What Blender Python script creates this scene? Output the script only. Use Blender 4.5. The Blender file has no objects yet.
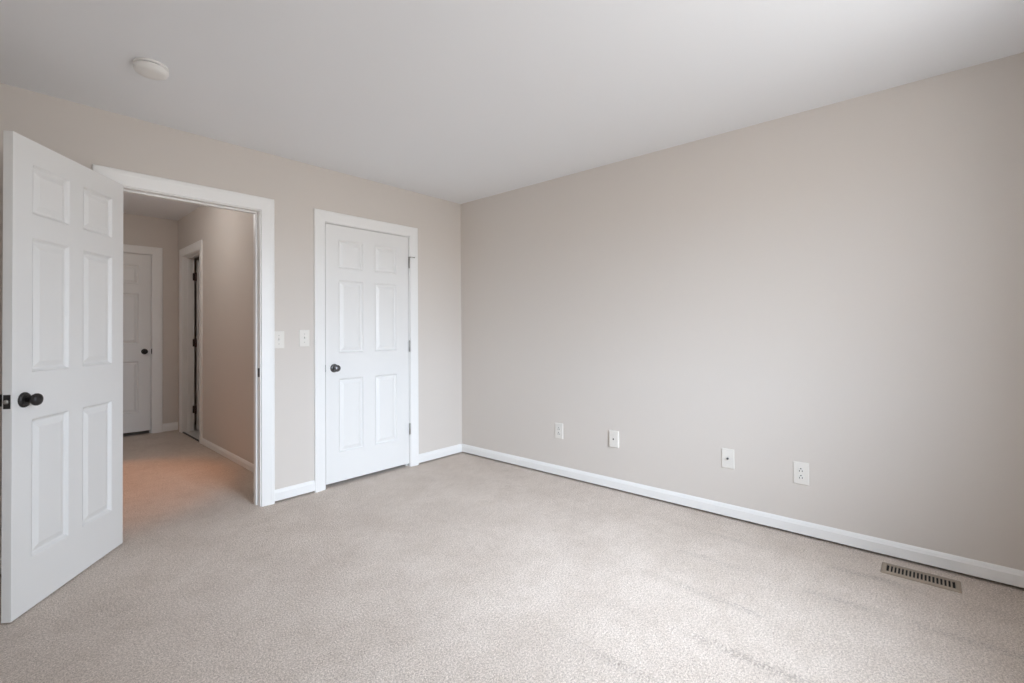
import bpy, bmesh, math
from mathutils import Vector, Matrix
C = bpy.context.scene
COL = C.collection
R = math.radians

# ------------------------------------------------------------------ camera
F_PX, CX, CY = 471.57, 512.0, 325.37
yaw, pitch, roll = 0.846791, 0.0108191, -0.00693102
f = Vector((math.sin(yaw)*math.cos(pitch), math.cos(yaw)*math.cos(pitch), math.sin(pitch)))
r = Vector((math.cos(yaw), -math.sin(yaw), 0)); u = r.cross(f)
r2 = r*math.cos(roll) + u*math.sin(roll); u2 = -r*math.sin(roll) + u*math.cos(roll)
cd = bpy.data.cameras.new('camera'); cam = bpy.data.objects.new('camera', cd); COL.objects.link(cam)
cd.sensor_fit = 'HORIZONTAL'; cd.sensor_width = 36; cd.lens = F_PX/1024*36
cd.shift_x = (512-CX)/1024; cd.shift_y = (CY-341.5)/1024
cd.clip_start = .02
M = Matrix((r2, u2, -f)).transposed().to_4x4(); M.translation = Vector((-3.139605, -3.439633, 1.192731))
cam.matrix_world = M
C.camera = cam

# ------------------------------------------------------------------ view, world, light
C.view_settings.view_transform = 'Standard'; C.view_settings.look = 'None'
C.view_settings.gamma = 1; C.view_settings.use_curve_mapping = False
C.view_settings.exposure = 0.20
C.cycles.use_denoising = True
C.cycles.max_bounces = 14; C.cycles.diffuse_bounces = 10; C.cycles.glossy_bounces = 4
C.cycles.caustics_reflective = False; C.cycles.caustics_refractive = False
C.cycles.sample_clamp_indirect = 6

w = bpy.data.worlds.new('sky'); C.world = w; w.use_nodes = True
nt = w.node_tree; nt.nodes.clear()
tc = nt.nodes.new('ShaderNodeTexCoord'); sp = nt.nodes.new('ShaderNodeSeparateXYZ'); cr = nt.nodes.new('ShaderNodeValToRGB')
bg = nt.nodes.new('ShaderNodeBackground'); ow = nt.nodes.new('ShaderNodeOutputWorld'); mr = nt.nodes.new('ShaderNodeMapRange')
mr.inputs['From Min'].default_value = -1; mr.inputs['From Max'].default_value = 1
nt.links.new(tc.outputs['Generated'], sp.inputs[0]); nt.links.new(sp.outputs['Z'], mr.inputs['Value'])
nt.links.new(mr.outputs[0], cr.inputs[0])
e = cr.color_ramp.elements
e[0].position = .485; e[0].color = (.44, .44, .44, 1)
e[1].position = .515; e[1].color = (.55, .63, .73, 1)
# hazy bright sky around the veiled sun, low in front of the window
GLOW_DIR = Vector((-.22, -.84, .47)).normalized(); GLOW_POW = 8.0; GLOW = 3.2
dp = nt.nodes.new('ShaderNodeVectorMath'); dp.operation = 'DOT_PRODUCT'; dp.inputs[1].default_value = GLOW_DIR
nt.links.new(tc.outputs['Generated'], dp.inputs[0])
mx = nt.nodes.new('ShaderNodeMath'); mx.operation = 'MAXIMUM'; mx.inputs[1].default_value = 0; nt.links.new(dp.outputs['Value'], mx.inputs[0])
pw = nt.nodes.new('ShaderNodeMath'); pw.operation = 'POWER'; pw.inputs[1].default_value = GLOW_POW; nt.links.new(mx.outputs[0], pw.inputs[0])
ml = nt.nodes.new('ShaderNodeMath'); ml.operation = 'MULTIPLY_ADD'; ml.inputs[1].default_value = GLOW; ml.inputs[2].default_value = 1; nt.links.new(pw.outputs[0], ml.inputs[0])
vm = nt.nodes.new('ShaderNodeVectorMath'); vm.operation = 'SCALE'; nt.links.new(cr.outputs[0], vm.inputs[0]); nt.links.new(ml.outputs[0], vm.inputs['Scale'])
nt.links.new(vm.outputs[0], bg.inputs[0]); nt.links.new(bg.outputs[0], ow.inputs[0])
bg.inputs['Strength'].default_value = 13.8

def portal(name, loc, rot, sx, sy):
    l = bpy.data.lights.new(name, 'AREA'); l.shape = 'RECTANGLE'; l.size = sx; l.size_y = sy
    l.cycles.is_portal = True
    o = bpy.data.objects.new(name, l); o.location = loc; o.rotation_euler = rot; COL.objects.link(o); return o

# room: x from XL to 0, y from YB to 0; hall beyond y = WT
XL, YB, H, WT, HH = -3.62, -4.00, 2.44, .115, 2.575
WIN1 = (-2.38, -0.98, .78, 2.12)        # back wall window  (x0, x1, z0, z1)
BT = .22                                # thickness of the window wall
portal('window_portal', ((WIN1[0]+WIN1[1])/2, YB-BT-.01, (WIN1[2]+WIN1[3])/2), (R(90), 0, 0), WIN1[1]-WIN1[0], WIN1[3]-WIN1[2])

# ------------------------------------------------------------------ materials
def mat(name, col, rough=.6, metal=0, bump=None, spec=.5):
    m = bpy.data.materials.new(name); m.use_nodes = True; n = m.node_tree; b = n.nodes['Principled BSDF']
    b.inputs['Base Color'].default_value = (*col, 1); b.inputs['Roughness'].default_value = rough
    b.inputs['Metallic'].default_value = metal; b.inputs['Specular IOR Level'].default_value = spec
    t = n.nodes.new('ShaderNodeTexCoord')
    if bump:
        sc, st, di = bump
        no = n.nodes.new('ShaderNodeTexNoise'); no.inputs['Scale'].default_value = sc; no.inputs['Detail'].default_value = 3
        bp = n.nodes.new('ShaderNodeBump'); bp.inputs['Strength'].default_value = st; bp.inputs['Distance'].default_value = di
        n.links.new(t.outputs['Object'], no.inputs[0]); n.links.new(no.outputs[0], bp.inputs['Height']); n.links.new(bp.outputs[0], b.inputs['Normal'])
    return m
M_wall = mat('greige_wall_paint', (.655, .612, .570), .75, bump=(140, .12, .002), spec=.25)
M_ceil = mat('ceiling_paint', (.81, .825, .845), .9, bump=(90, .1, .002), spec=.1)
M_trim = mat('white_trim_paint', (.84, .84, .83), .38, bump=(20, .03, .002))
M_door = mat('white_door_paint', (.79, .79, .78), .42, bump=(35, .05, .002))
M_bronze = mat('dark_bronze', (.034, .031, .030), .38, .5)
M_pewter = mat('dark_pewter', (.16, .16, .165), .28, .9)
M_nickel = mat('satin_nickel', (.42, .41, .39), .35, .9)
M_brown = mat('brown_hinge_metal', (.06, .035, .03), .45, .5)
M_plate = mat('white_cover_plate', (.76, .735, .69), .4)
M_ivory = mat('ivory_plastic', (.75, .735, .70), .4)
M_slot = mat('slot_black', (.02, .02, .02), .7)
M_gap_shade = mat('gap_shade_black', (.012, .012, .012), .9)  # near-black in place of shade inside gaps, the duct and the vent slit
M_reg = mat('tan_register_enamel', (.33, .27, .21), .5)
M_smoke = mat('smoke_detector_plastic', (.80, .79, .77), .5)
M_tile = mat('grey_vinyl', (.60, .59, .57), .35, bump=(30, .1, .002))
M_thr = mat('dark_threshold', (.05, .04, .035), .5)
M_glass = mat('lamp_glass', (.9, .85, .75), .4)
M_glass.node_tree.nodes['Principled BSDF'].inputs['Emission Color'].default_value = (1, .6, .3, 1)
M_glass.node_tree.nodes['Principled BSDF'].inputs['Emission Strength'].default_value = 2

def carpet():
    m = bpy.data.materials.new('beige_cut_pile_carpet'); m.use_nodes = True; n = m.node_tree; L = n.links; N = n.nodes
    b = N['Principled BSDF']; b.inputs['Roughness'].default_value = 1; b.inputs['Specular IOR Level'].default_value = .05
    b.inputs['Sheen Weight'].default_value = .15
    t = N.new('ShaderNodeTexCoord')
    def noise(s, d, ro=.5):
        x = N.new('ShaderNodeTexNoise'); x.inputs['Scale'].default_value = s; x.inputs['Detail'].default_value = d; x.inputs['Roughness'].default_value = ro
        L.new(t.outputs['Object'], x.inputs[0]); return x
    def ramp(src, a, ca, bb, cb):
        x = N.new('ShaderNodeValToRGB'); x.color_ramp.elements[0].position = a; x.color_ramp.elements[0].color = (*ca, 1)
        x.color_ramp.elements[1].position = bb; x.color_ramp.elements[1].color = (*cb, 1); L.new(src, x.inputs[0]); return x
    def mul(a, bb, fac=1):
        x = N.new('ShaderNodeMix'); x.data_type = 'RGBA'; x.blend_type = 'MULTIPLY'; x.inputs[0].default_value = fac
        L.new(a, x.inputs[6]); L.new(bb, x.inputs[7]); return x.outputs[2]
    fine = noise(210, 4, .8); tuft = noise(110, 2, .6); blot = noise(3.2, 3, .6); mid = noise(16, 3, .6)
    c1 = ramp(fine.outputs[0], .37, (.48, .405, .345), .62, (.97, .87, .785))
    c2 = ramp(tuft.outputs[0], .38, (.76, .745, .73), .58, (1, 1, 1))
    c3 = ramp(blot.outputs[0], .35, (.90, .885, .87), .65, (1, 1, 1))
    c4 = ramp(mid.outputs[0], .30, (.93, .92, .91), .55, (1, 1, 1))
    # vacuum-wheel lines: narrow broken grooves running across the pile
    wv = N.new('ShaderNodeTexWave'); wv.inputs['Scale'].default_value = .95; wv.inputs['Distortion'].default_value = .7; wv.inputs['Detail'].default_value = 1; wv.bands_direction = 'X'
    wv.inputs['Detail Scale'].default_value = 1.2; wv.inputs['Phase Offset'].default_value = 2.68
    L.new(t.outputs['Object'], wv.inputs[0])
    lines = ramp(wv.outputs[1], .90, (0, 0, 0), 1.0, (1, 1, 1))
    sx = N.new('ShaderNodeSeparateXYZ'); L.new(t.outputs['Object'], sx.inputs[0])
    def rng(out, lo, hi):
        x = N.new('ShaderNodeMapRange'); x.inputs['From Min'].default_value = lo; x.inputs['From Max'].default_value = hi; L.new(out, x.inputs['Value']); return x.outputs[0]
    ym = rng(sx.outputs['Y'], -2.25, -2.6); xm = rng(sx.outputs['X'], -1.95, -1.6)
    brk = noise(2.6, 3, .6); bk = ramp(brk.outputs[0], .42, (0, 0, 0), .56, (1, 1, 1))
    brk2 = noise(95, 2, .6); bk2 = ramp(brk2.outputs[0], .46, (0, 0, 0), .60, (.62, .62, .62))
    lm = mul(mul(mul(mul(lines.outputs[0], bk.outputs[0]), bk2.outputs[0]), ym), xm)
    base = mul(mul(mul(c1.outputs[0], c2.outputs[0]), c3.outputs[0]), c4.outputs[0])
    dk = N.new('ShaderNodeMix'); dk.data_type = 'RGBA'; L.new(lm, dk.inputs[0]); L.new(base, dk.inputs[6]); dk.inputs[7].default_value = (.33, .28, .24, 1)
    L.new(dk.outputs[2], b.inputs['Base Color'])
    ad = N.new('ShaderNodeMath'); ad.operation = 'ADD'; L.new(fine.outputs[0], ad.inputs[0]); L.new(tuft.outputs[0], ad.inputs[1])
    sb = N.new('ShaderNodeMath'); sb.operation = 'SUBTRACT'; L.new(ad.outputs[0], sb.inputs[0]); L.new(lm, sb.inputs[1])
    bp = N.new('ShaderNodeBump'); bp.inputs['Strength'].default_value = .8; bp.inputs['Distance'].default_value = .006
    L.new(sb.outputs[0], bp.inputs['Height']); L.new(bp.outputs[0], b.inputs['Normal'])
    return m
M_carpet = carpet()

# ------------------------------------------------------------------ helpers
def props(o, label=None, cat=None, group=None, kind=None):
    if label: o['label'] = label
    if cat: o['category'] = cat
    if group: o['group'] = group
    if kind: o['kind'] = kind
    return o
def obj(name, bm, m, parent=None, loc=None, rz=0, smooth=False, bevel=0):
    bmesh.ops.recalc_face_normals(bm, faces=bm.faces[:])
    me = bpy.data.meshes.new(name); bm.to_mesh(me); bm.free()
    for x in (m if isinstance(m, (list, tuple)) else [m]): me.materials.append(x)
    if smooth:
        for p in me.polygons: p.use_smooth = True
    o = bpy.data.objects.new(name, me); COL.objects.link(o)
    if parent is not None: o.parent = parent
    if loc: o.location = loc
    o.rotation_euler = (0, 0, rz)
    if bevel:
        b = o.modifiers.new('bevel', 'BEVEL'); b.width = bevel; b.segments = 2; b.limit_method = 'ANGLE'
    return o
def empty(name, loc=(0, 0, 0), rz=0, **k):
    o = bpy.data.objects.new(name, None); COL.objects.link(o); o.location = loc; o.rotation_euler = (0, 0, rz); o.empty_display_size = .1
    return props(o, **k)
def box(bm, x0, x1, y0, y1, z0, z1, mi=0):
    v = [bm.verts.new((x, y, z)) for x in (x0, x1) for y in (y0, y1) for z in (z0, z1)]
    for q in ((0, 1, 3, 2), (4, 6, 7, 5), (0, 4, 5, 1), (2, 3, 7, 6), (0, 2, 6, 4), (1, 5, 7, 3)):
        bm.faces.new([v[i] for i in q]).material_index = mi
def boxes(*bs):
    bm = bmesh.new()
    for b in bs: box(bm, *b)
    return bm
def lathe(prof, axis='y', c=(0, 0, 0), seg=32, bm=None):
    """prof: (radius, distance along axis)."""
    bm = bm or bmesh.new(); rings = []
    for rad, d in prof:
        ring = []
        for k in range(seg):
            a = 2*math.pi*k/seg; p, q = rad*math.cos(a), rad*math.sin(a)
            co = {'y': (p, d, q), 'z': (p, q, d), 'x': (d, p, q)}[axis]
            ring.append(bm.verts.new((co[0]+c[0], co[1]+c[1], co[2]+c[2])))
        rings.append(ring)
    for a, b in zip(rings, rings[1:]):
        for k in range(seg): bm.faces.new((a[k], a[(k+1) % seg], b[(k+1) % seg], b[k]))
    bm.faces.new(rings[0]); bm.faces.new(rings[-1][::-1])
    return bm
CAS = [(0, 0), (0, .009), (.002, .0115), (.012, .0125), (.030, .0145), (.052, .0165), (.058, .018), (1, .018), (1, 0)]
def casing_bm(xl, xr, zt, W, z0=0.0, W_top=None, W_right=None):
    """mitred three-sided casing on the plane y=0, standing out towards -y; (xl, xr, zt) = inner edges."""
    bm = bmesh.new(); Wt = W_top or W; Wr = W_right or W; prev = None; prof = []
    for s, d in CAS:
        k = 1 if s == 1 else s/.078
        if s == 1: prof += [(1-.004/W, d), (1, d-.004)] if d else [(1, 0)]
        else: prof.append((min(k, .9), d))
    for s, d in prof:
        a, t = s*W, s*Wt
        row = [bm.verts.new(p) for p in ((xl-a, -d, z0), (xl-a, -d, zt+t), (xr+s*Wr, -d, zt+t), (xr+s*Wr, -d, z0))]
        if prev:
            for i in range(3): bm.faces.new((prev[i], prev[i+1], row[i+1], row[i]))
        prev = row
    return bm
def baseboard_bm(segs, h=.094, z0=.012, t=.0135):
    """segs: (x0, x1) runs along y=0, standing out to -y."""
    bm = bmesh.new()
    prof = [(0, z0), (-t, z0), (-t, h-.022), (-t+.002, h-.018), (-t+.004, h-.010), (-t+.008, h-.003), (-.003, h), (0, h)]
    for x0, x1 in segs:
        a = [bm.verts.new((x0, y, z)) for y, z in prof]; b = [bm.verts.new((x1, y, z)) for y, z in prof]
        for i in range(len(prof)): j = (i+1) % len(prof); bm.faces.new((a[i], a[j], b[j], b[i]))
        bm.faces.new(a); bm.faces.new(b[::-1])
    return bm
def wall_bm(x0, x1, z0, z1, t, holes):
    """slab from y=0 back to y=t with rectangular through holes (hx0,hx1,hz0,hz1), built as a clean grid."""
    xs = sorted({x0, x1, *[h[0] for h in holes], *[h[1] for h in holes]}); zs = sorted({z0, z1, *[h[2] for h in holes], *[h[3] for h in holes]})
    bm = bmesh.new(); V = {}
    def v(i, j, k):
        if (i, j, k) not in V: V[i, j, k] = bm.verts.new((xs[i], (0, t)[k], zs[j]))
        return V[i, j, k]
    def solid(i, j):
        if not (0 <= i < len(xs)-1 and 0 <= j < len(zs)-1): return False
        cx, cz = (xs[i]+xs[i+1])/2, (zs[j]+zs[j+1])/2
        return not any(h[0] < cx < h[1] and h[2] < cz < h[3] for h in holes)
    for i in range(len(xs)-1):
        for j in range(len(zs)-1):
            if not solid(i, j): continue
            for k in (0, 1): bm.faces.new((v(i, j, k), v(i+1, j, k), v(i+1, j+1, k), v(i, j+1, k)))
            if not solid(i-1, j): bm.faces.new((v(i, j, 0), v(i, j+1, 0), v(i, j+1, 1), v(i, j, 1)))
            if not solid(i+1, j): bm.faces.new((v(i+1, j, 0), v(i+1, j+1, 0), v(i+1, j+1, 1), v(i+1, j, 1)))
            if not solid(i, j-1): bm.faces.new((v(i, j, 0), v(i+1, j, 0), v(i+1, j, 1), v(i, j, 1)))
            if not solid(i, j+1): bm.faces.new((v(i, j+1, 0), v(i+1, j+1, 0), v(i+1, j+1, 1), v(i, j+1, 1)))
    return bm
DT = .035
def rings(bm, x0, x1, z0, z1, steps, ysign, y0):
    """nested rectangles (inset, depth) -> vertex rings, depth measured inwards from the face."""
    prev = None
    for ins, dep in steps:
        y = y0 + ysign*dep
        row = [bm.verts.new(p) for p in ((x0+ins, y, z0+ins), (x1-ins, y, z0+ins), (x1-ins, y, z1-ins), (x0+ins, y, z1-ins))]
        if prev:
            for i in range(4): j = (i+1) % 4; bm.faces.new((prev[i], prev[j], row[j], row[i]))
        prev = row
    return prev
def six_panel_door(root, x0, x1, z0, z1, cols, rows, y=0):
    """front face at y, back at y+DT (local). slab is one mesh, every raised panel (both faces) a part of its own."""
    holes = [(a, b, c, d) for a, b in cols for c, d in rows]
    slab = obj('slab', wall_bm(x0, x1, z0, z1, DT, holes), M_door, root, loc=(0, y, 0), bevel=.0015)
    for a, b, c, d in holes:
        bm = bmesh.new()
        st = [(0, .0), (.004, .0035), (.009, .0105), (.013, .0125), (.017, .0125), (.026, .0095), (.042, .003), (.045, .0025)]
        for s, yy in ((1, 0), (-1, DT)):
            last = rings(bm, a, b, c, d, st, s, yy); bm.faces.new(last)
        bmesh.ops.remove_doubles(bm, verts=bm.verts[:], dist=1e-6)
        obj('panel', bm, M_door, root, loc=(0, y, 0))
    return slab
def knob_bm(sign=-1):
    s = sign
    return lathe([(.0325, 0), (.0325, s*.004), (.029, s*.009), (.020, s*.012)], 'y'), \
        lathe([(.012, s*.010), (.0115, s*.028), (.014, s*.031), (.022, s*.035), (.0262, s*.043), (.0262, s*.049), (.023, s*.056), (.014, s*.0605), (.004, s*.062)], 'y')
def add_knob(root, x, y, z, m, sign=-1):
    a, b = knob_bm(sign)
    ro = obj('rosette', a, m, root, loc=(x, y, z), smooth=True); k = obj('knob', b, m, root, loc=(x, y, z), smooth=True)
    return k
def hinge_bm(x, y, z, h=.089, leaf=True, rad=.0062):
    bm = lathe([(rad*.6, z-h/2-.006), (rad*.75, z-h/2-.002), (rad, z-h/2), (rad, z+h/2), (rad*.75, z+h/2+.002), (rad*.6, z+h/2+.006)], 'z', (x, y, 0), 12)
    return bm
TRI = {}

# ------------------------------------------------------------------ shell of the room
MAIN = (-2.645, -1.861)          # doorway faces of the jamb
CLO = (-1.394, -.620)            # closet door opening
JT = .019
doorway_top, closet_top = 2.027, 2.026
hall_phi = R(1.3); O = Vector((-1.593, WT, 0)); tv = Vector((math.sin(hall_phi), math.cos(hall_phi), 0)); uv = Vector((math.cos(hall_phi), -math.sin(hall_phi), 0))
VF = 3.37                        # far wall of the hall

floor = obj('floor', boxes((-3.75, .12, -4.3, 4.2, -.12, 0)), M_carpet)
props(floor, 'beige cut-pile carpet covering the bedroom and hall floor', 'carpet', kind='structure')
ceil = obj('ceiling', boxes((-3.75, .12, -4.3, WT, H, HH+.1)), M_ceil)
props(ceil, 'smooth off-white bedroom ceiling', 'ceiling', kind='structure')
wl = obj('wall_left', wall_bm(XL-.13, .12, .014, H, WT, [(MAIN[0]-JT, MAIN[1]+JT, .014, doorway_top+JT), (CLO[0]-JT, CLO[1]+JT, .014, closet_top+JT)]), M_wall)
props(wl, 'greige wall holding the open doorway and closed closet door', 'wall', kind='structure')
wr = obj('wall_right', boxes((0, .12, YB-BT, 0, .016, H)), M_wall)
props(wr, 'long plain greige wall with outlets low down', 'wall', kind='structure')
wb = obj('wall_back', wall_bm(XL-.13, .12, 0, H, BT, [WIN1]), M_wall, loc=(0, YB-BT, 0))
props(wb, 'greige window wall behind the viewpoint', 'wall', kind='structure')
ws = obj('wall_side', boxes((XL-.13, XL, YB, 0, 0, H)), M_wall)
props(ws, 'greige side wall behind the open door', 'wall', kind='structure')
# black strips that paint the shade in the gap under the baseboards
gp = obj('gap_shade_strip', boxes((.045, .12, YB-BT, .02, 0, .016), (-.50, 0, .040, .06, 0, .014), (-1.77, -1.50, .040, .06, 0, .014), (XL, -2.68, .040, .06, 0, .014)), M_gap_shade)
props(gp, 'black strip standing in for the shade between baseboard and carpet', 'gap', kind='structure')
# window of the back wall: frame and sash bars
def window(name, x0, x1, z0, z1, loc, rz, label):
    bm = boxes((x0, x0+.05, .03, .09, z0, z1), (x1-.05, x1, .03, .09, z0, z1), (x0+.05, x1-.05, .03, .09, z0, z0+.05), (x0+.05, x1-.05, .03, .09, z1-.05, z1),
               ((x0+x1)/2-.04, (x0+x1)/2+.04, .03, .09, z0+.05, z1-.05), (x0+.05, (x0+x1)/2-.04, .04, .08, (z0+z1)/2-.02, (z0+z1)/2+.02), ((x0+x1)/2+.04, x1-.05, .04, .08, (z0+z1)/2-.02, (z0+z1)/2+.02))
    return props(obj(name, bm, M_trim, loc=loc, rz=rz), label, 'window', kind='structure')
window('window_1', WIN1[0], WIN1[1], WIN1[2], WIN1[3], (0, YB-BT, 0), 0, 'white double window in the wall behind the viewpoint')

# baseboards
LB = obj('baseboard_left', baseboard_bm([(XL, -2.735), (-1.771, -1.483), (-.5335, -.0137)], h=.090, z0=.014), M_trim)
props(LB, 'white baseboard along the door wall', 'baseboard', kind='structure')
RB = obj('baseboard_right', baseboard_bm([(0.0, -YB)], z0=.015, h=.088), M_trim, rz=-R(90))
props(RB, 'white baseboard running along the long plain wall', 'baseboard', kind='structure')

# ------------------------------------------------------------------ doorway casing and jamb
def door_trim(name, op, top, Win, Wtop, Wright, T, label, loc=(0, 0, 0), rz=0, stop_y=.045, z0=0, stops=True, gap=.006, sides=3):
    xl, xr = op
    root = empty(name, loc, rz, label=label, cat='door frame', kind='structure')
    obj('casing', casing_bm(xl-gap, xr+gap, top+gap, Win, z0, Wtop or None, Wright or None), M_trim, root)
    bm = boxes((xl-JT, xl, 0, T, 0, top), (xr, xr+JT, 0, T, 0, top), (xl-JT, xr+JT, 0, T, top, top+JT))
    obj('jamb', bm, M_trim, root, loc=(0, -.0005, 0))
    if stops:
        bm = boxes((xl, xl+.011, stop_y, stop_y+.034, 0, top-.011), (xr-.011, xr, stop_y, stop_y+.034, 0, top-.011), (xl, xr, stop_y, stop_y+.034, top-.011, top))
        obj('stop', bm, M_trim, root, bevel=.002)
    return root
fr = door_trim('trim_1', MAIN, doorway_top, .079, .089, .085, WT, 'white casing and jamb around the open doorway to the hall')
obj('strike_plate', boxes((MAIN[1]-.0018, MAIN[1], .006, .034, .885, .945)), M_bronze, fr)
fr2 = door_trim('trim_2', CLO, closet_top, .083, .083, .080, WT, 'white casing around the closed closet door', stop_y=.041)
obj('strike_plate', boxes((CLO[0]+.0002, CLO[0]+.003, -.001, .003, .885, .942)), M_bronze, fr2)

# ------------------------------------------------------------------ closed closet door
d2 = empty('door_2', (CLO[0], 0, 0), label='closed white six-panel closet door with pewter knob', cat='door', kind='structure')
cw = CLO[1]-CLO[0]
six_panel_door(d2, .005, cw-.004, .030, closet_top-.004,
               [(.112, .325), (.433, .645)], [(.252, .826), (1.027, 1.594), (1.688, 1.908)], y=.003)
add_knob(d2, .073, .003, .912, M_pewter)
for z, pin in ((1.798, True), (1.062, False), (.334, False)):
    hg = obj('hinge', hinge_bm(cw-.002, -.006, z), M_nickel, d2, smooth=True)
    if pin:
        bm = lathe([(.0022, .0), (.0022, .038), (.0055, .039), (.0055, .047)], 'x', (cw-.002, -.022, z+.048), 12)
        box(bm, cw-.009, cw+.005, -.026, 0, z+.0455, z+.0505)
        obj('door_stop', bm, M_nickel, hg)

# closet void behind the door
cl = obj('wall_closet', boxes((-1.50, -1.48, WT, .80, 0, H), (-.50, -.48, WT, .80, 0, H), (-1.50, -.48, .80, .82, 0, H), (-1.50, -.48, WT, .82, H, H+.02)), M_wall)
props(cl, 'closet walls behind the closed door', 'wall', kind='structure')

# ------------------------------------------------------------------ open bedroom door
Kp = Vector((-3.0475, -.5970, 0)); Hp = Vector((-2.595, -.005, 0))
dv = (Hp-Kp); DWID = dv.length; ang = math.atan2(dv.y, dv.x)
d1 = empty('door_1', (Kp.x, Kp.y, 0), ang, label='white six-panel bedroom door standing open with dark bronze knob', cat='door', kind='structure')
six_panel_door(d1, 0, DWID, .006, 2.037, [(.104, .322), (.420, .645)], [(.226, .822), (1.028, 1.610), (1.716, 1.932)], y=0)
add_knob(d1, .060, 0, .912, M_bronze)
add_knob(d1, .060, DT, .912, M_bronze, 1)
lp = obj('latch_plate', boxes((-.0012, .001, .005, .030, .883, .941)), M_bronze, d1)
obj('latch_bolt', lathe([(.0085, -.009), (.0085, .0)], 'x', (0, .0175, .912), 16), M_nickel, lp, smooth=True)
for z in (1.80, 1.06, .25):
    obj('hinge', hinge_bm(DWID+.008, DT+.002, z), M_bronze, d1, smooth=True)

# ------------------------------------------------------------------ hall
hall_rz = -R(90)-hall_phi        # local x runs back towards the room, local y into the wall
V2 = (-3.125, -2.400)            # side doorway in the hall's long wall (local x = -v)
far = O + tv*VF
HT = .115
hw = obj('wall_hall', wall_bm(-VF-.3, 0, 0, HH, HT, [(V2[0]-JT, V2[1]+JT, 0, 2.10+JT)]), M_wall, loc=O, rz=hall_rz)
props(hw, 'greige hall wall seen through the doorway', 'wall', kind='structure')
FD = (-1.047, -.262)              # far door opening, local x = across the hall
hf = obj('wall_far', wall_bm(-2.2, 0, 0, HH, .12, [(FD[0]-JT, FD[1]+JT, 0, 2.125+JT)]), M_wall, loc=far, rz=-hall_phi)
props(hf, 'greige wall at the end of the hall', 'wall', kind='structure')
hc = obj('ceiling_hall', boxes((-3.75, .12, WT, 4.2, HH, HH+.1)), M_ceil)
props(hc, 'off-white hall ceiling', 'ceiling', kind='structure')
hl = obj('wall_hall_side', boxes((-3.0, -2.88, WT, 4.0, 0, HH)), M_wall)
props(hl, 'hidden side wall of the hall', 'wall', kind='structure')
hb = obj('baseboard_hall', baseboard_bm([(V2[1]+.088, 0.0)], h=.062, z0=.0), M_trim, loc=O, rz=hall_rz)
props(hb, 'white baseboard along the hall wall', 'baseboard', kind='structure')
hb2 = obj('baseboard_far', baseboard_bm([(-2.2, FD[0]-.106), (FD[1]+.106, 0.0)], h=.10, z0=.004), M_trim, loc=far, rz=-hall_phi)
props(hb2, 'white baseboard at the end of the hall', 'baseboard', kind='structure')
fr3 = door_trim('trim_3', FD, 2.122, .100, .088, 0, .12, 'white casing around the closed door at the hall end', loc=far, rz=-hall_phi, stop_y=.043)
obj('strike_plate', boxes((FD[1]-.002, FD[1]+.010, -.001, .002, .945, 1.005)), M_bronze, fr3)
d3 = empty('door_3', far + uv*FD[0], -hall_phi, label='closed white six-panel door at the far end of the hall', cat='door', kind='structure')
fw = FD[1]-FD[0]
six_panel_door(d3, .003, fw-.004, .042, 2.118, [(.112, .330), (.445, .665)], [(.26, .86), (1.07, 1.655), (1.765, 1.985)], y=.002)
add_knob(d3, fw-.065, .002, .975, M_bronze)
fr4 = door_trim('trim_4', V2, 2.097, .092, 0, 0, HT, 'white casing around the side doorway in the hall', loc=O, rz=hall_rz, stop_y=.045)
th = obj('threshold', boxes((V2[0], V2[1], -.004, .010, 0, .010)), M_thr, fr4)
for z in (1.87, 1.07, .265):
    obj('hinge_leaf', boxes((V2[0], V2[0]+.002, .098, HT+.002, z-.045, z+.045)), M_brown, fr4)
# open side door: swings into the dark side room, hinged at the far jamb
d4 = empty('door_4', O, hall_rz, label='white door opened into the dark room off the hall', cat='door', kind='structure')
sl = obj('slab', wall_bm(V2[0]+.018, V2[0]+.018+DT, .02, 2.070, .72, []), M_door, d4, loc=(0, HT+.020, 0))
for z in (1.87, 1.07, .265):
    obj('hinge', hinge_bm(V2[0]+.022, HT+.010, z, .095, rad=.011), M_brown, d4, smooth=True)
# side room shell
sr = obj('wall_side_room', boxes((-3.6, -1.2, 1.6, 1.68, 0, HH), (-3.68, -3.6, HT, 1.68, 0, HH), (-1.2, -1.12, HT, 1.68, 0, HH)), M_wall, loc=O, rz=hall_rz)
props(sr, 'walls of the dark room off the hall', 'wall', kind='structure')
sf = obj('floor_side_room', boxes((-3.6, -1.2, HT, 1.6, .0, .006), (V2[0], V2[1], .010, HT, .0, .006)), M_tile, loc=O, rz=hall_rz)
props(sf, 'grey vinyl floor of the room off the hall', 'floor', kind='structure')
# unseen near-black shell, painted shade for the gap under the far door
vd = obj('beyond_shade_shell', boxes((-1.5, .1, .7, .75, 0, HH), (-1.55, -1.5, .12, .75, 0, HH), (.1, .15, .12, .75, 0, HH)), M_gap_shade, loc=far, rz=-hall_phi)
props(vd, 'near-black shell standing in for the shade beyond the far hall door', 'wall', kind='structure')
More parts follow.
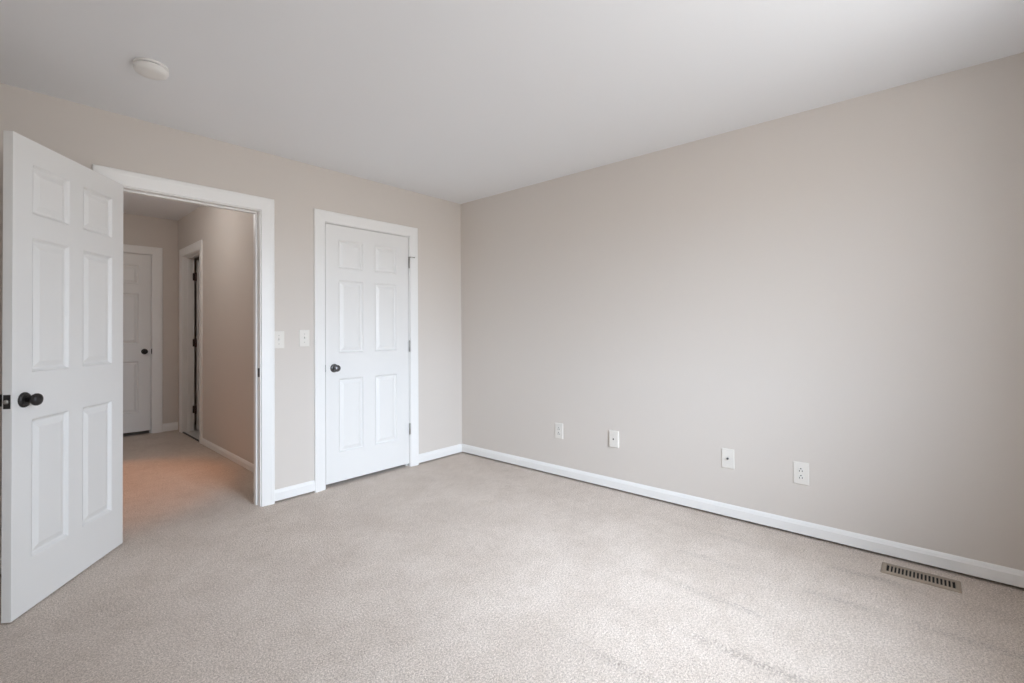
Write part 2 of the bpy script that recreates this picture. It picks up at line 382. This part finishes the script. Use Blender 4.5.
# hall ceiling lamp, out of view above the doorway head, plus an added floor spot
LX, LY = -2.38, 1.58
lampo = empty('ceiling_light', (LX, LY, HH), label='round flush ceiling light in the hall just past the doorway', cat='ceiling light')
obj('base', lathe([(.16, 0), (.16, -.018), (.150, -.022)], 'z'), M_plate, lampo, smooth=True)
obj('glass_bowl', lathe([(.148, -.018), (.145, -.04), (.12, -.07), (.07, -.09), (.01, -.098)], 'z'), M_glass, lampo, smooth=True)
sl_ = bpy.data.lights.new('hall_floor_tint_spot', 'SPOT'); sl_.energy = 58; sl_.color = (1, .31, .01); sl_.spot_size = R(52); sl_.spot_blend = .5; sl_.shadow_soft_size = .1  # extra orange spot added to tint the hall carpet, apart from the lamp
slo = bpy.data.objects.new('hall_floor_tint_spot', sl_); slo.location = (LX, LY, HH-.11); slo.rotation_euler = (R(-7), R(6), 0); COL.objects.link(slo)
pl_ = bpy.data.lights.new('hall_glow', 'POINT'); pl_.energy = 7.5; pl_.color = (1, 1, 1); pl_.shadow_soft_size = .12
plo = bpy.data.objects.new('hall_glow', pl_); plo.location = (LX, LY, HH-.22); COL.objects.link(plo)

# ------------------------------------------------------------------ plates
def plate(name, w, h, t, loc, rz, m, label, cat, group=None):
    root = empty(name, loc, rz, label=label, cat=cat, group=group)
    bm = bmesh.new(); c = .0035
    prev = None
    for x, y in ((0, 0), (0, t-c*.7), (.0012, t-c*.25), (c, t)):
        row = [bm.verts.new(p) for p in ((-w/2+x, -y, -h/2+x), (w/2-x, -y, -h/2+x), (w/2-x, -y, h/2-x), (-w/2+x, -y, h/2-x))]
        if prev:
            for i in range(4): j = (i+1) % 4; bm.faces.new((prev[i], prev[j], row[j], row[i]))
        else: bm.faces.new(row)
        prev = row
    bm.faces.new(prev)
    obj('cover_plate', bm, m, root)
    return root
def screw(root, x, z, t, m=None):
    obj('screw', lathe([(.0032, -t+.0002), (.0032, -t-.0006), (.002, -t-.0014)], 'y', (x, 0, z), 12), m or M_ivory, root, smooth=True)
def switch(x, z, label):
    s = plate('light_switch', .074, .122, .006, (x, 0, z), 0, M_plate, label, 'light switch', 'light switches between the doors')
    fr_ = obj('toggle_collar', boxes((-.0065, .0065, -.0078, -.005, -.013, .013)), M_ivory, s)
    bm = bmesh.new(); box(bm, -.0042, .0042, -.018, -.006, -.004, .010)
    for v in bm.verts:
        if v.co.y < -.01: v.co.z += .004; v.co.x *= .8
    obj('toggle', bm, M_ivory, s, bevel=.001)
    screw(s, 0, .030, .006, M_nickel); screw(s, 0, -.030, .006, M_nickel)
switch(-1.737, 1.139, 'white toggle light switch right beside the open doorway casing')
switch(-1.555, 1.147, 'white toggle light switch nearer the closet door casing')

def outlet(y, z, label, gw=.078, gh=.124):
    s = plate('wall_outlet', gw, gh, .006, (0, y, z), -R(90), M_plate, label, 'electrical outlet', 'duplex outlets on the long wall')
    for dz in (.0195, -.0195):
        bm = bmesh.new(); n = 24; ring0, ring1 = [], []
        for k in range(n):
            a = 2*math.pi*k/n; X = .0172*math.cos(a); Z = max(-.0135, min(.0135, .0172*math.sin(a)))
            ring0.append(bm.verts.new((X, -.005, Z+dz))); ring1.append(bm.verts.new((X*.96, -.0082, Z*.96+dz)))
        for k in range(n): bm.faces.new((ring0[k], ring0[(k+1) % n], ring1[(k+1) % n], ring1[k]))
        bm.faces.new(ring1); bm.faces.new(ring0)
        rc = obj('receptacle', bm, M_ivory, s)
        bm = boxes((-.0086, -.0052, -.0086, -.0078, dz-.0105, dz-.001), (.0052, .0086, -.0086, -.0078, dz-.0095, dz-.001))
        lathe([(.0036, -.0078), (.0036, -.0086)], 'y', (0, 0, dz+.0075), 12, bm)
        obj('slots', bm, M_slot, rc)
    screw(s, 0, 0, .006)
def jack(y, z, t, label, name, cat, w_=.075):
    s = plate(name, w_, .122, t, (0, y, z), -R(90), M_plate, label, cat, 'jack plates on the long wall')
    return s
outlet(-1.170, .372, 'duplex outlet on the long wall nearest the room corner')
outlet(-2.878, .360, 'duplex outlet on the long wall farthest from the corner', .079, .127)
s = jack(-1.674, .381, .013, 'thick raised phone jack plate second from the room corner', 'phone_jack', 'phone jack')
bm = boxes((-.008, .008, -.0155, -.013, -.010, .008)); obj('jack_housing', bm, M_plate, s, bevel=.001)
obj('jack_opening', boxes((-.005, .005, -.0162, -.0154, -.006, .005)), M_slot, s); screw(s, 0, .042, .013); screw(s, 0, -.042, .013)
s = jack(-2.478, .375, .006, 'flat cable jack plate with a small metal socket, third from the corner', 'cable_jack', 'cable jack')
obj('coax_socket', lathe([(.0065, -.006), (.0065, -.009), (.0048, -.0095), (.0048, -.017), (.003, -.0172)], 'y', seg=12), M_pewter, s); screw(s, 0, .042, .006); screw(s, 0, -.042, .006)

# ------------------------------------------------------------------ floor register
RX, RY = -.158, -3.392
rg = empty('floor_register', (RX, RY, 0), label='tan metal floor vent in the carpet beside the long wall baseboard', cat='floor vent')
LW, LH = .290, .122
bm = bmesh.new(); fr_steps = [(0, 0), (.0, .004), (.004, .008), (.018, .009)]
# frame: long along y
rows = []
for ins, z in fr_steps + [(.021, .004)]:
    rows.append([bm.verts.new(p) for p in ((-LH/2+ins, -LW/2+ins, z), (LH/2-ins, -LW/2+ins, z), (LH/2-ins, LW/2-ins, z), (-LH/2+ins, LW/2-ins, z))])
for a, b in zip(rows, rows[1:]):
    for i in range(4): j = (i+1) % 4; bm.faces.new((a[i], a[j], b[j], b[i]))
obj('frame', bm, M_reg, rg)
obj('duct_shade', boxes((-LH/2+.018, LH/2-.018, -LW/2+.018, LW/2-.018, .0008, .002)), M_gap_shade, rg)  # flat near-black sheet painting the shade below the louvers
nb = 18
for k in range(nb-1):
    y = -LW/2+.020 + (k+1)*(LW-.040)/nb
    obj('louver', boxes((-LH/2+.018, LH/2-.018, y-.0032, y+.0032, .002, .0075)), M_reg, rg)

# ------------------------------------------------------------------ smoke detector
sd = empty('smoke_detector', (-2.611, -.738, H), label='round white smoke detector on the ceiling above the open door', cat='smoke detector')
obj('mounting_base', lathe([(.066, 0), (.067, -.004), (.067, -.009), (.066, -.010)], 'z', seg=48), M_smoke, sd)
obj('vent_ring', lathe([(.060, -.010), (.060, -.0145)], 'z', seg=48), M_gap_shade, sd, smooth=True)
obj('cover', lathe([(.0660, -.0135), (.0675, -.016), (.0670, -.026), (.062, -.036), (.054, -.041), (.03, -.043), (.002, -.0435)], 'z', seg=48), M_smoke, sd, smooth=True)
for k in range(4):
    a = math.pi*(k+.3)/2; ca, sa = math.cos(a), math.sin(a); bm = bmesh.new(); vs = []
    for dr, dt_, dz in [(a1, b1, c1) for a1 in (.058, .0655) for b1 in (-.006, .006) for c1 in (-.009, -.015)]:
        vs.append(bm.verts.new((dr*ca-dt_*sa, dr*sa+dt_*ca, dz)))
    for q in ((0, 1, 3, 2), (4, 6, 7, 5), (0, 4, 5, 1), (2, 3, 7, 6), (0, 2, 6, 4), (1, 5, 7, 3)): bm.faces.new([vs[i] for i in q])
    obj('spacer', bm, M_smoke, sd)
